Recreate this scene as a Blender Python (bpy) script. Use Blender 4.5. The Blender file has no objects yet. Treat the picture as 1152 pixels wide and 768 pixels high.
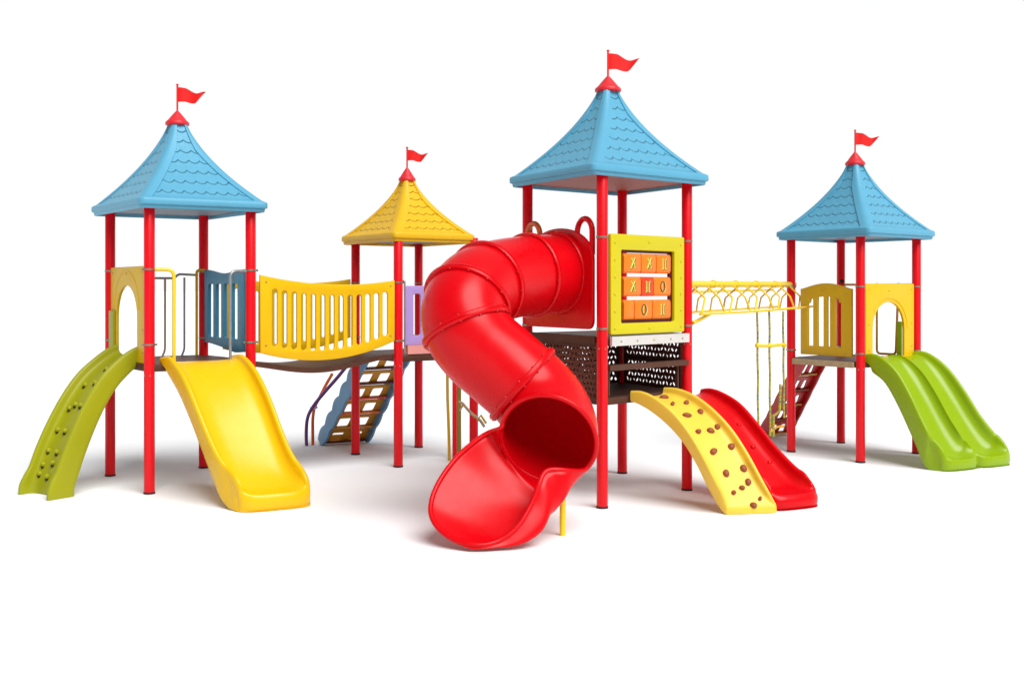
import bpy, math, random
from mathutils import Vector, Matrix
random.seed(7)
PI = math.pi
SC = bpy.context.scene
COL = SC.collection
EYE, F, HZ, CX = 2.2, 1200.0, 325.0, 576.0

# ------------------------------------------------------------------ measuring helpers
def gp(x, a):                      # ground point: picture column x, rows below the horizon a
    Y = F * EYE / a
    return Vector(((x - CX) * Y / F, Y, 0))
def at(x, y, Y):                   # point at picture position (x, y) and true distance Y
    return Vector(((x - CX) * Y / F, Y, EYE - (y - HZ) * Y / F))
def V(*a): return Vector(a)
def lerp(a, b, t): return a + (b - a) * t

# ------------------------------------------------------------------ materials
MATS = {}
def mat(name, col, rough=.35, spec=.5, metal=0., bump=.0, bscale=60., coat=0., vary=.06, vscale=3., emis=None, sss=0):
    m = bpy.data.materials.new(name); m.use_nodes = True
    nt = m.node_tree; b = nt.nodes['Principled BSDF']
    b.inputs['Roughness'].default_value = rough
    b.inputs['Specular IOR Level'].default_value = spec
    b.inputs['Metallic'].default_value = metal
    b.inputs['Coat Weight'].default_value = coat
    b.inputs['Coat Roughness'].default_value = .18
    tc = nt.nodes.new('ShaderNodeTexCoord')
    n = nt.nodes.new('ShaderNodeTexNoise'); n.inputs['Scale'].default_value = vscale
    n.inputs['Detail'].default_value = 6
    nt.links.new(tc.outputs['Object'], n.inputs['Vector'])
    mx = nt.nodes.new('ShaderNodeMix'); mx.data_type = 'RGBA'
    c = Vector(col)
    lo = c * (1 - vary * 1.6); hi = c * (1 + vary)
    mx.inputs['A'].default_value = (*lo, 1); mx.inputs['B'].default_value = (*[min(1, k) for k in hi], 1)
    nt.links.new(n.outputs['Fac'], mx.inputs['Factor'])
    nt.links.new(mx.outputs['Result'], b.inputs['Base Color'])
    # roughness wanders a little: scuffs and dust
    n2 = nt.nodes.new('ShaderNodeTexNoise'); n2.inputs['Scale'].default_value = vscale * 4
    n2.inputs['Detail'].default_value = 8
    nt.links.new(tc.outputs['Object'], n2.inputs['Vector'])
    mr = nt.nodes.new('ShaderNodeMapRange')
    mr.inputs['To Min'].default_value = max(.05, rough - .06); mr.inputs['To Max'].default_value = min(1, rough + .08)
    nt.links.new(n2.outputs['Fac'], mr.inputs['Value']); nt.links.new(mr.outputs['Result'], b.inputs['Roughness'])
    if bump:
        n3 = nt.nodes.new('ShaderNodeTexNoise'); n3.inputs['Scale'].default_value = bscale
        n3.inputs['Detail'].default_value = 4
        nt.links.new(tc.outputs['Object'], n3.inputs['Vector'])
        bp = nt.nodes.new('ShaderNodeBump'); bp.inputs['Strength'].default_value = bump
        bp.inputs['Distance'].default_value = .004
        nt.links.new(n3.outputs['Fac'], bp.inputs['Height']); nt.links.new(bp.outputs['Normal'], b.inputs['Normal'])
    MATS[name] = m
    return m

RED = mat('red_plastic', (.64, .0008, .005), .28, .22, bump=.03, bscale=12, vary=.03)
POST = mat('red_powder_coat', (.76, .001, .008), .34, .30, bump=.0, bscale=90, vary=.03)
YEL = mat('yellow_plastic', (.80, .48, .003), .36, .3, bump=.04, bscale=30, vary=.03)
YSL = mat('yellow_slide_plastic', (.82, .49, .002), .27, .35, bump=.03, bscale=14, vary=.03)
YPN = mat('shaded_yellow_panel_plastic', (.68, .42, .004), .42, .3, bump=.05, bscale=60, vary=.04)  # yellow darkened to carry the shade of the left-front arch panel
YOL = mat('olive_shaded_yellow_plastic', (.62, .38, .006), .42, .3, bump=.05, bscale=60, vary=.05)
YRK = mat('pale_yellow_plastic', (.86, .58, .06), .36, .35, bump=.05, bscale=30, vary=.03)
LMY = mat('lime_yellow_plastic', (.60, .52, .006), .4, .3, bump=.04, bscale=60, vary=.03)
GRN = mat('green_slide_plastic', (.26, .40, .002), .27, .35, bump=.03, bscale=18, vary=.03)
OLV = mat('olive_green_plastic', (.32, .325, .005), .38, .3, bump=.06, bscale=25, vary=.06)
BLU = mat('blue_panel_plastic', (.03, .24, .42), .42, .4, bump=.1, bscale=100)
STB = mat('light_blue_plastic', (.15, .37, .62), .45, .4, bump=.1, bscale=60, vary=.12, vscale=6)
LIL = mat('lilac_plastic', (.44, .30, .66), .42, .4, bump=.1, bscale=80)
PNK = mat('pink_plastic', (.80, .34, .30), .42, .4, bump=.1, bscale=80)
ORG = mat('orange_plastic', (.92, .20, .006), .34, .45, bump=.08, bscale=60, vary=.08, vscale=8)
ORD = mat('orange_red_plastic', (.80, .045, .006), .34, .45, bump=.08, bscale=60)
OCH = mat('ochre_plastic', (.66, .32, .03), .45, .4, bump=.15, bscale=50, vary=.18, vscale=7)
MAR = mat('maroon_plastic', (.09, .004, .02), .4, .4)
DRD = mat('dark_red_plastic', (.50, .012, .012), .36, .4, bump=.12, bscale=40, vary=.15, vscale=5)
STN = mat('brown_hold_resin', (.30, .075, .03), .5, .35, bump=.4, bscale=70, vary=.2, vscale=20)
DRK = mat('hollow_shade', (.03, .028, .008), .7, .2)  # near-black colour stands for the shade inside the knob holes
BLK = mat('black_rubber', (.018, .018, .018), .6, .3)
BRN = mat('brown_coated_metal', (.10, .045, .030), .48, .12, bump=.4, bscale=150, vary=.2, vscale=9)
LAT = mat('brown_lattice_plastic', (.15, .045, .028), .5, .15, bump=.3, bscale=90, vary=.3, vscale=12)
SIL = mat('brushed_steel', (.34, .31, .24), .35, .5, metal=.85, bump=.1, bscale=140, vary=.12)
GAL = mat('galvanised_pipe', (.36, .38, .37), .38, .5, metal=.6, vary=.2, vscale=14)
WHP = mat('off_white_metal', (.62, .60, .57), .4, .5, vary=.08, vscale=8, bump=.1)
BRS = mat('brass_bolt', (.55, .40, .10), .35, .5, metal=.8)
YPI = mat('yellow_pipe', (.86, .60, .01), .32, .5, vary=.06)
ORP = mat('orange_pipe', (.74, .13, .015), .35, .5, vary=.2, vscale=9)
PUR = mat('purple_pipe', (.14, .03, .22), .35, .5, vary=.2, vscale=9)
TAN = mat('worn_tan_pipe', (.45, .33, .18), .4, .5, vary=.3, vscale=12)
CAP = mat('red_cap_plastic', (.66, .02, .03), .4, .4, bump=.08)
FLG = mat('red_flag_plastic', (.82, .01, .008), .45, .4)
GRY = mat('shaded_grey_underside', (.15, .20, .26), .6, .3)  # soffit grey with the shade under the eaves put into it
OUN = mat('reflected_orange_underside', (.30, .05, .025), .6, .3)  # soffit colour holds the red posts' reflection, darkened for shade
ROPEM = mat('rope', (.6, .5, .1), .8, .2)

def rope_material(m):
    nt = m.node_tree; b = nt.nodes['Principled BSDF']
    tc = nt.nodes.new('ShaderNodeTexCoord')
    n = nt.nodes.new('ShaderNodeTexNoise'); n.inputs['Scale'].default_value = 14; n.inputs['Detail'].default_value = 1
    mp = nt.nodes.new('ShaderNodeMapping'); mp.inputs['Scale'].default_value = (.2, .2, 1.3)
    nt.links.new(tc.outputs['Object'], mp.inputs['Vector']); nt.links.new(mp.outputs['Vector'], n.inputs['Vector'])
    r = nt.nodes.new('ShaderNodeValToRGB'); cr = r.color_ramp; cr.interpolation = 'CONSTANT'
    cols = [(.0, (.42, .34, .03)), (.42, (.10, .22, .16)), (.46, (.45, .37, .04)), (.54, (.42, .16, .06)), (.57, (.22, .26, .06)), (.66, (.10, .22, .32))]
    cr.elements[0].position = 0; cr.elements[0].color = (*cols[0][1], 1)
    cr.elements[1].position = cols[1][0]; cr.elements[1].color = (*cols[1][1], 1)
    for p, c in cols[2:]:
        e = cr.elements.new(p); e.color = (*c, 1)
    nt.links.new(n.outputs['Fac'], r.inputs['Fac']); nt.links.new(r.outputs['Color'], b.inputs['Base Color'])
rope_material(ROPEM)

def shingle(name, col):
    """roof plastic with moulded scalloped shingles (bump from the roof's own UV: u in metres, v in rows)"""
    m = mat(name, col, .42, .4, vary=.05, vscale=4)
    nt = m.node_tree; b = nt.nodes['Principled BSDF']
    def mth(op, a, bb=None, c=None):
        n = nt.nodes.new('ShaderNodeMath'); n.operation = op
        for i, v in enumerate((a, bb, c)):
            if v is None: continue
            if isinstance(v, (int, float)): n.inputs[i].default_value = v
            else: nt.links.new(v, n.inputs[i])
        return n.outputs[0]
    uv = nt.nodes.new('ShaderNodeUVMap'); uv.uv_map = 'UVMap'
    sp = nt.nodes.new('ShaderNodeSeparateXYZ'); nt.links.new(uv.outputs['UV'], sp.inputs[0])
    u, v = sp.outputs[0], sp.outputs[1]
    k = mth('ROUND', v)
    par = mth('FRACT', mth('MULTIPLY', k, .5))
    w = .135
    ph = mth('ADD', mth('MULTIPLY', u, 1 / w), par)
    sc = mth('ABSOLUTE', mth('SINE', mth('MULTIPLY', ph, PI)))
    sc = mth('POWER', sc, .8)
    d = mth('ADD', mth('SUBTRACT', v, k), mth('SUBTRACT', mth('MULTIPLY', sc, .26), .13))
    step = mth('LESS_THAN', d, 0.0)          # thinner below the edge
    h = mth('SUBTRACT', mth('MULTIPLY', mth('SUBTRACT', .5, mth('ABSOLUTE', d)), .5), mth('MULTIPLY', step, .0))
    g = mth('POWER', 2.718, mth('MULTIPLY', mth('MULTIPLY', d, d), -1 / (.045 ** 2)))
    sg = mth('MULTIPLY', mth('SIGN', d), mth('SUBTRACT', .5, mth('ABSOLUTE', d)))
    hh = mth('SUBTRACT', mth('MULTIPLY', sg, .5), mth('MULTIPLY', g, 1.3))
    bp = nt.nodes.new('ShaderNodeBump'); bp.inputs['Strength'].default_value = 1.0; bp.inputs['Distance'].default_value = .012
    nt.links.new(hh, bp.inputs['Height']); nt.links.new(bp.outputs['Normal'], b.inputs['Normal'])
    return m
RBL = mat('blue_roof_plastic', (.095, .36, .53), .42, .4, vary=.05, vscale=4, bump=.08)
SBL = shingle('blue_roof_shingle', (.095, .36, .53))
RYE = mat('yellow_roof_plastic', (.76, .44, .006), .42, .4, vary=.05, vscale=4, bump=.08)
SYE = shingle('yellow_roof_shingle', (.76, .44, .006))

def perf(m, scale=46., depth=.006):
    """moulded dimples for coated metal decks"""
    return m

# ------------------------------------------------------------------ objects, things, parts
ORI = {}
def thing(name, label, cat, loc, group=None):
    o = bpy.data.objects.new(name, None); COL.objects.link(o)
    o.empty_display_size = .1; o.location = loc
    o['label'] = label; o['category'] = cat
    if group: o['group'] = group
    ORI[o] = Vector(loc); return o

class MB:
    def __init__(s): s.v = []; s.f = []; s.mi = []; s.uv = None
    def add(s, vs, fs, mi=0):
        n = len(s.v); s.v += [Vector(p) for p in vs]
        for f in fs: s.f.append(tuple(i + n for i in f)); s.mi.append(mi)
        return s
    def box(s, c, sx, sy, sz, ax=None, ay=None, az=None, mi=0):
        c = Vector(c); ax = ax or V(1, 0, 0); ay = ay or V(0, 1, 0); az = az or V(0, 0, 1)
        vs = [c + ax * (sx / 2 * a) + ay * (sy / 2 * b) + az * (sz / 2 * d) for d in (-1, 1) for b in (-1, 1) for a in (-1, 1)]
        return s.add(vs, [(0, 2, 3, 1), (4, 5, 7, 6), (0, 1, 5, 4), (2, 6, 7, 3), (0, 4, 6, 2), (1, 3, 7, 5)], mi)
    def prism(s, poly, z0, z1, mi=0, bev=0):
        """vertical prism over a counter-clockwise ground polygon"""
        n = len(poly)
        cen = sum((Vector((p[0], p[1], 0)) for p in poly), Vector()) / n
        rings = [(0 if not bev else -bev, z0), (0, z0 + bev), (0, z1 - bev), (0 if not bev else -bev, z1)]
        if not bev: rings = [(0, z0), (0, z1)]
        vs = []
        for off, z in rings:
            for p in poly:
                q = Vector((p[0], p[1], 0)); d = (q - cen); L = d.length
                q = cen + d * ((L + off) / L); vs.append((q.x, q.y, z))
        fs = []
        for r in range(len(rings) - 1):
            for i in range(n):
                j = (i + 1) % n
                fs.append((r * n + i, r * n + j, (r + 1) * n + j, (r + 1) * n + i))
        fs.append(tuple(reversed(range(n)))); fs.append(tuple(range((len(rings) - 1) * n, len(rings) * n)))
        return s.add(vs, fs, mi)
    def loft(s, rings, closed=True, caps=True, mi=0):
        n = len(rings[0]); vs = [p for r in rings for p in r]; fs = []
        for r in range(len(rings) - 1):
            for i in range(n if closed else n - 1):
                j = (i + 1) % n
                fs.append((r * n + i, r * n + j, (r + 1) * n + j, (r + 1) * n + i))
        if caps and closed:
            fs.append(tuple(reversed(range(n)))); fs.append(tuple(range((len(rings) - 1) * n, len(rings) * n)))
        return s.add(vs, fs, mi)
    def tube(s, pts, r, seg=14, mi=0, round_ends=False):
        pts = [Vector(p) for p in pts]; rr = r if isinstance(r, (list, tuple)) else [r] * len(pts)
        rings = []; up = None
        for i, p in enumerate(pts):
            t = (pts[min(i + 1, len(pts) - 1)] - pts[max(i - 1, 0)])
            if t.length < 1e-9: t = V(0, 0, 1)
            t.normalize()
            if up is None:
                a = V(0, 0, 1) if abs(t.z) < .9 else V(1, 0, 0)
                up = (a - t * a.dot(t)).normalized()
            else:
                up = (up - t * up.dot(t)).normalized()
            sd = t.cross(up)
            rings.append([p + (up * math.cos(a) + sd * math.sin(a)) * rr[i] for a in [2 * PI * k / seg for k in range(seg)]])
        return s.loft(rings, mi=mi)
    def lathe(s, c, prof, seg=28, ax=None, mi=0):
        """profile of (radius, height) pairs round an axis through c"""
        c = Vector(c); az = (ax or V(0, 0, 1)).normalized()
        a = V(1, 0, 0) if abs(az.x) < .9 else V(0, 1, 0)
        ux = (a - az * a.dot(az)).normalized(); uy = az.cross(ux)
        rings = [[c + az * h + (ux * math.cos(2 * PI * k / seg) + uy * math.sin(2 * PI * k / seg)) * r for k in range(seg)] for r, h in prof]
        return s.loft(rings, mi=mi)
    def ball(s, c, rx, ry, rz, ax=None, ay=None, az=None, seg=14, wob=0, mi=0):
        c = Vector(c); ax = ax or V(1, 0, 0); ay = ay or V(0, 1, 0); az = az or V(0, 0, 1)
        ph = [random.uniform(0, 6) for _ in range(4)]
        rings = []
        for i in range(1, seg // 2 + 1):
            th = PI * i / (seg // 2 + 1)
            ring = []
            for k in range(seg):
                a = 2 * PI * k / seg
                w = 1 + wob * (math.sin(2 * a + ph[0]) * .5 + math.sin(3 * a + ph[1] + th * 2) * .35 + math.sin(5 * a + ph[2] + th) * .15)
                ring.append(c + (ax * (math.cos(a) * rx * w) + ay * (math.sin(a) * ry * w)) * math.sin(th) + az * (-math.cos(th) * rz))
            rings.append(ring)
        n = len(s.v); s.loft(rings, mi=mi); return s
    def build(s, name, m, parent=None, angle=40, base=None):
        me = bpy.data.meshes.new(name)
        lo = [min(p[i] for p in s.v) for i in range(3)]; hi = [max(p[i] for p in s.v) for i in range(3)]
        o0 = Vector([(lo[i] + hi[i]) / 2 for i in range(3)])
        if base is not None: o0 = Vector(base)
        me.from_pydata([p - o0 for p in s.v], [], s.f)
        ms = m if isinstance(m, (list, tuple)) else [m]
        for k in ms: me.materials.append(k)
        me.polygons.foreach_set('material_index', s.mi)
        if s.uv:
            uvl = me.uv_layers.new(name='UVMap')
            for lp in me.loops: uvl.data[lp.index].uv = s.uv.get(lp.vertex_index, (0, 0))
        return finish(name, me, o0, parent, angle)

def finish(name, me, o0, parent, angle=40):
    import bmesh
    bm = bmesh.new(); bm.from_mesh(me); bmesh.ops.recalc_face_normals(bm, faces=bm.faces); bm.to_mesh(me); bm.free()
    me.polygons.foreach_set('use_smooth', [True] * len(me.polygons))
    me.set_sharp_from_angle(angle=math.radians(angle)); me.update()
    o = bpy.data.objects.new(name, me); COL.objects.link(o)
    ORI[o] = o0.copy()
    if parent: o.parent = parent; o.location = o0 - ORI[parent]
    else: o.location = o0
    return o

def panel2d(name, loops, frame, th, m, parent, bev=.006, off=0.):
    """flat board cut from 2D loops (first outline, then holes), in frame (origin, u, up); off = along the normal"""
    O, U, W = frame; N = U.cross(W).normalized()
    cu = bpy.data.curves.new('c', 'CURVE'); cu.dimensions = '2D'; cu.fill_mode = 'BOTH'
    cu.extrude = max(.001, th / 2 - bev); cu.bevel_depth = bev; cu.bevel_resolution = 2; cu.offset = -bev
    for lp in loops:
        sp = cu.splines.new('POLY'); sp.points.add(len(lp) - 1); sp.use_cyclic_u = True
        for i, (a, b) in enumerate(lp): sp.points[i].co = (a, b, 0, 1)
    co = bpy.data.objects.new('c', cu); COL.objects.link(co)
    dg = bpy.context.evaluated_depsgraph_get(); dg.update()
    me = bpy.data.meshes.new_from_object(co.evaluated_get(dg)); me.name = name
    bpy.data.objects.remove(co); bpy.data.curves.remove(cu)
    pts = [O + U * v.co.x + W * v.co.y + N * (v.co.z + off) for v in me.vertices]
    lo = [min(p[i] for p in pts) for i in range(3)]; hi = [max(p[i] for p in pts) for i in range(3)]
    o0 = Vector([(lo[i] + hi[i]) / 2 for i in range(3)])
    for v, p in zip(me.vertices, pts): v.co = p - o0
    me.materials.clear(); me.materials.append(m)
    for p in me.polygons: p.material_index = 0
    import bmesh
    bm = bmesh.new(); bm.from_mesh(me); bmesh.ops.remove_doubles(bm, verts=bm.verts, dist=.0003); bm.to_mesh(me); bm.free()
    return finish(name, me, o0, parent, 30)

def rrect(u0, z0, u1, z1, r=.03, n=5):
    r = min(r, abs(u1 - u0) / 2 - 1e-4, abs(z1 - z0) / 2 - 1e-4); out = []
    for cx, cz, a0 in ((u1 - r, z0 + r, -PI / 2), (u1 - r, z1 - r, 0), (u0 + r, z1 - r, PI / 2), (u0 + r, z0 + r, PI)):
        for k in range(n + 1):
            a = a0 + PI / 2 * k / n; out.append((cx + r * math.cos(a), cz + r * math.sin(a)))
    return out
def arch(u0, z0, u1, z1, n=16, sq=1.0):
    r = (u1 - u0) / 2; c = (u0 + u1) / 2; rz = r * sq
    return [(u0, z0), (u1, z0)] + [(c + r * math.cos(PI * k / n), z1 - rz + rz * math.sin(PI * k / n)) for k in range(n + 1)]

def fr(P, Q, z=0.):
    d = Q - P; L = d.length
    return (Vector((P.x, P.y, z)), d.normalized(), V(0, 0, 1)), L

def catmull(keys, n):
    """smooth resampling of rows of numbers"""
    out = []; m = len(keys)
    for i in range(n + 1):
        t = i / n * (m - 1); k = min(int(t), m - 2); f = t - k
        p0, p1, p2, p3 = keys[max(k - 1, 0)], keys[k], keys[k + 1], keys[min(k + 2, m - 1)]
        out.append([.5 * (2 * b + (c - a) * f + (2 * a - 5 * b + 4 * c - d) * f * f + (3 * b - a - 3 * c + d) * f ** 3) for a, b, c, d in zip(p0, p1, p2, p3)])
    return out
def arc_pipe(pts, rad=.06, n=6):
    """polyline with its corners rounded"""
    pts = [Vector(p) for p in pts]; out = [pts[0]]
    for i in range(1, len(pts) - 1):
        a, b, c = pts[i - 1], pts[i], pts[i + 1]
        d1 = (a - b); d2 = (c - b); r = min(rad, d1.length * .48, d2.length * .48)
        p = b + d1.normalized() * r; q = b + d2.normalized() * r
        for k in range(n + 1):
            t = k / n; out.append(p * (1 - t) ** 2 + b * 2 * t * (1 - t) + q * t * t)
    out.append(pts[-1]); return out
def pipe(name, pts, r, m, parent, rad=.06, seg=12):
    return MB().tube(arc_pipe(pts, rad), r, seg).build(name, m, parent)

# ------------------------------------------------------------------ world, sun, camera
w = bpy.data.worlds.new('World'); SC.world = w; w.use_nodes = True
nt = w.node_tree; bg = nt.nodes['Background']
tc = nt.nodes.new('ShaderNodeTexCoord'); sx = nt.nodes.new('ShaderNodeSeparateXYZ')
nt.links.new(tc.outputs['Generated'], sx.inputs[0])
ramp = nt.nodes.new('ShaderNodeValToRGB'); cr = ramp.color_ramp
cr.elements[0].position = 0; cr.elements[0].color = (1, 1, 1, 1)
cr.elements[1].position = 1; cr.elements[1].color = (.40, .40, .41, 1)
e = cr.elements.new(.30); e.color = (1, 1, 1, 1)
e = cr.elements.new(.52); e.color = (.40, .40, .41, 1)
nt.links.new(sx.outputs[2], ramp.inputs['Fac'])
ry = nt.nodes.new('ShaderNodeMapRange'); ry.interpolation_type = 'SMOOTHSTEP'
ry.inputs['From Min'].default_value = -.45; ry.inputs['From Max'].default_value = .55
ry.inputs['To Min'].default_value = .30; ry.inputs['To Max'].default_value = 1.0
nt.links.new(sx.outputs[1], ry.inputs['Value'])
vm = nt.nodes.new('ShaderNodeVectorMath'); vm.operation = 'SCALE'
nt.links.new(ramp.outputs['Color'], vm.inputs[0]); nt.links.new(ry.outputs['Result'], vm.inputs['Scale'])
nt.links.new(vm.outputs['Vector'], bg.inputs['Color'])
bg.inputs['Strength'].default_value = 1.0
sd = bpy.data.lights.new('sun', 'SUN'); sd.energy = 4.2; sd.angle = math.radians(44); sd.color = (1, .992, .98)
so = bpy.data.objects.new('sun', sd); COL.objects.link(so)
sun_from = V(.36, -.52, .82)
so.rotation_euler = sun_from.to_track_quat('Z', 'Y').to_euler(); so.location = (3, -2, 9)
cam = bpy.data.cameras.new('camera'); co = bpy.data.objects.new('camera', cam); COL.objects.link(co)
co.location = (0, 0, EYE); co.rotation_euler = (PI / 2, 0, 0); cam.lens = 37.5; cam.sensor_width = 36
cam.shift_y = -59 / 1152; cam.clip_end = 2000; SC.camera = co
SC.view_settings.view_transform = 'Standard'; SC.view_settings.look = 'None'
SC.view_settings.exposure = 0; SC.view_settings.gamma = 1

# ------------------------------------------------------------------ ground
gm = mat('white_ground', (.87, .885, .90), .9, .1, vary=.004, vscale=.3)
g = MB(); S = 400
g.add([(-S, -60, 0), (S, -60, 0), (S, 900, 0), (-S, 900, 0)], [(0, 1, 2, 3)])
go = g.build('ground', gm); go['kind'] = 'structure'

# ------------------------------------------------------------------ towers
PR = .057
def make_post(P, z1, parent, clamps=(), plates=(), r=PR):
    o = MB().lathe(P, [(r * .9, .0), (r, .012), (r, z1 - .01), (r * .9, z1)], 28).build('post', POST, parent)
    MB().lathe(P, [(r + .004, .001), (r + .004, .018), (r + .001, .022)], 28).build('foot_cap', BLK, o)
    for z, dx, dy in clamps:
        d = Vector((dx, dy, 0)).normalized() if (dx or dy) else V(1, 0, 0)
        c = Vector((P.x, P.y, z)); mb = MB()
        mb.lathe(c - V(0, 0, .011), [(r + .001, 0), (r + .005, .002), (r + .005, .020), (r + .001, .022)], 24)
        for sgn in (-1, 1):
            mb.box(c + d * sgn * (r + .014), .026, .012, .022, d, V(-d.y, d.x, 0))
        mb.build('clamp', SIL, o)
    for z in plates:
        for a in (-.7, .45):
            n = V(math.sin(a), -math.cos(a), 0)
            MB().ball(Vector((P.x, P.y, z)) + n * (r + .001), .008, .008, .008, seg=8).build('bolt', SIL, o)
    return o

def make_deck(posts, z0, z1, m, parent, name='deck', grow=.0):
    cen = sum(posts, Vector()) / len(posts)
    poly = [(cen + (p - cen) * (1 + grow)) for p in posts]
    a = (poly[1] - poly[0]).cross(poly[2] - poly[1]).z
    if a < 0: poly = poly[::-1]
    o = MB().prism([(p.x, p.y) for p in poly], z0, z1, bev=.006).build(name, m, parent)
    return o

def make_roof(parent, posts, cpx, wpx, e, zneck, zapex, ztop, mr, ms, munder, kf=1.0):
    Pa, Pb, Pc, Pd = posts
    cen = sum(posts, Vector()) / 4; Yc = cen.y
    c = Vector(((cpx - CX) * Yc / F, Yc, 0))
    k = wpx * Yc / F / abs(Pd.x - Pb.x)
    h1 = (Pd - Pb) * .5 * k; h2 = (Pa - Pc) * .5 * k * kf
    E1 = (h1 + h2) * .5; E2 = (h1 - h2) * .5
    sides = [((1, -1), (1, 1)), ((1, 1), (-1, 1)), ((-1, 1), (-1, -1)), ((-1, -1), (1, -1))]
    rm = (E1.length + E2.length) / 2
    def pt(p, q, s, z): return c + E1 * (p * s) + E2 * (q * s) + V(0, 0, z)
    NF = 6
    def ring(s, z, strip, rc):
        """rounded square ring; returns points with (u, isface) info"""
        S_ = s * rm; r = min(rc, S_ * .45) / S_; d = min(.135, S_ * .55) / S_; dz = (.017 / S_) if strip else 0
        out = []
        for (a, b) in sides:
            a = Vector(a); b = Vector(b); t = (b - a) / 2; n = Vector((t.y, -t.x)); 
            def P(x, inset=0): v = n * (1 - inset) + t * x; return v
            seq = []
            # rounded corner at a side start
            for kk in range(3):
                ang = PI / 4 + PI / 4 * (kk / 2)     # from corner diagonal to the side
                cc = n * (1 - r) + t * (-1 + r)
                seq.append((cc + n * (r * math.sin(ang)) - t * (r * math.cos(ang)), None))
            seq.append((P(-1 + d * .93), None)); seq.append((P(-1 + d, dz), 'f'))
            for kk in range(1, NF): seq.append((P(lerp(-1 + d, 1 - d, kk / NF), dz), 'f'))
            seq.append((P(1 - d, dz), 'f')); seq.append((P(1 - d * .93), None))
            for kk in range(2):
                ang = PI / 2 - PI / 4 * (kk / 2)
                cc = n * (1 - r) + t * (1 - r)
                seq.append((cc + n * (r * math.sin(ang)) + t * (r * math.cos(ang)), None))
            for v, tag in seq: out.append((pt(v.x, v.y, s, z), tag, v.dot(t) * S_))
        return out
    levels = []   # s, z, strip, rc, v
    levels += [(.93, e + .045, 0, .05, 0), (.935, e + .004, 0, .05, 0), (.955, e, 0, .05, 0), (.965, e + .008, 0, .05, 0), (.970, e + .038, 0, .05, 0),
               (.995, e + .044, 0, .06, 0), (1.0, e + .056, 0, .06, 0), (1.0, e + .098, 0, .06, 0), (.990, e + .112, 0, .06, 0), (.965, e + .122, 0, .06, 0), (.955, e + .126, 0, .06, 0)]
    z0 = e + .130; NL = 26; rows = 7.3; body0 = len(levels)
    for i in range(NL + 1):
        h = i / NL; sw = .945 * (1 - 1.31 * h + .435 * h * h) 
        levels.append((max(sw, .10), z0 + (zneck - z0) * h, 1, .06, rows * h + .45))
    mb = MB(); mb.uv = {}
    rings = [ring(s, z, st, rc) for s, z, st, rc, v in levels]
    n = len(rings[0])
    for ri, (rg, lv) in enumerate(zip(rings, levels)):
        for i, (p, tag, u) in enumerate(rg): mb.v.append(p); mb.uv[ri * n + i] = (u, lv[4])
    for r in range(len(rings) - 1):
        for i in range(n):
            j = (i + 1) % n
            isf = r >= body0 and rings[r][i][1] == 'f' and rings[r][j][1] == 'f'
            mb.f.append((r * n + i, r * n + j, (r + 1) * n + j, (r + 1) * n + i)); mb.mi.append(1 if isf else 0)
    mb.f.append(tuple(range((len(rings) - 1) * n, len(rings) * n))); mb.mi.append(0)
    ro = mb.build('roof', [mr, ms], parent, 35)
    # underside board
    us = [pt(p, q, .929, e + .040) for p, q in ((1, -1), (1, 1), (-1, 1), (-1, -1))]
    us2 = [p + V(0, 0, .012) for p in us]
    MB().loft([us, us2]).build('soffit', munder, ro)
    # cap, mast and pennant
    R = .128 * rm / .75
    hc = zapex - zneck
    MB().lathe(c + V(0, 0, zneck - .02), [(R * .5, 0), (R * .90, .0), (R * .99, .010), (R, .028), (R * .95, .044), (R * .80, .060), (R * .52, .45 * hc + .035), (R * .26, .80 * hc + .02), (R * .10, hc + .012), (R * .05, hc + .03)], 28).build('roof_cap', CAP, ro)
    mast = MB().lathe(c, [(.011, zapex - .02), (.011, ztop - .012), (.016, ztop - .010), (.016, ztop), (.004, ztop + .006)], 12).build('flag_mast', FLG, ro)
    # pennant
    kf_ = rm / .75; W = .30 * min(1.12, kf_); H = .165 * min(1.1, kf_); NX = 22; NY = 6; top = ztop - .03
    vs = []; front = []
    for sgn in (0, 1):
        for i in range(NX + 1):
            t = i / NX
            up = top - H * (.02 + .16 * t + .30 * max(0, math.sin(max(0, t - .25) * PI * 1.15)) ** 1.5 * .9 + .06 * t)
            lo = top - H * (1.0 - .02 * math.sin(t * 5) + .12 * math.sin(max(0, t - .25) * PI * 1.6) ) 
            if t > .62:
                q = (t - .62) / .38; lo = lerp(lo, top - H * .34, q ** 1.3); up = lerp(up, top - H * .34, q ** 2)
            for j in range(NY + 1):
                z = lerp(up, lo, j / NY)
                yw = .024 * math.sin(t * (6.0 + cpx % 3) + j * .12 + cpx % 5) * t ** .5
                vs.append(c + V(.010 + W * t, yw + (.004 if sgn else 0), z))
    m_ = (NX + 1) * (NY + 1); fs = []
    for i in range(NX):
        for j in range(NY):
            a = i * (NY + 1) + j; b = a + NY + 1
            fs.append((a, b, b + 1, a + 1)); fs.append((m_ + a, m_ + a + 1, m_ + b + 1, m_ + b))
    for i in range(NX):
        a = i * (NY + 1); b = a + NY + 1; fs.append((a, m_ + a, m_ + b, b)); a += NY; b += NY; fs.append((a, b, m_ + b, m_ + a))
    for j in range(NY):
        fs.append((j, j + 1, m_ + j + 1, m_ + j))
    MB().add(vs, fs).build('flag', FLG, ro, 60)
    return ro, pt, e

def bolts(frame, spots, parent, m=BRS, r=.011, off=.0, side=1):
    O, U, W = frame; N = U.cross(W).normalized() * side
    for (u, z) in spots:
        MB().lathe(O + U * u + W * z + N * off, [(r, -.002), (r, .004), (r * .55, .009)], 10, N).build('bolt', m, parent)

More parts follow.
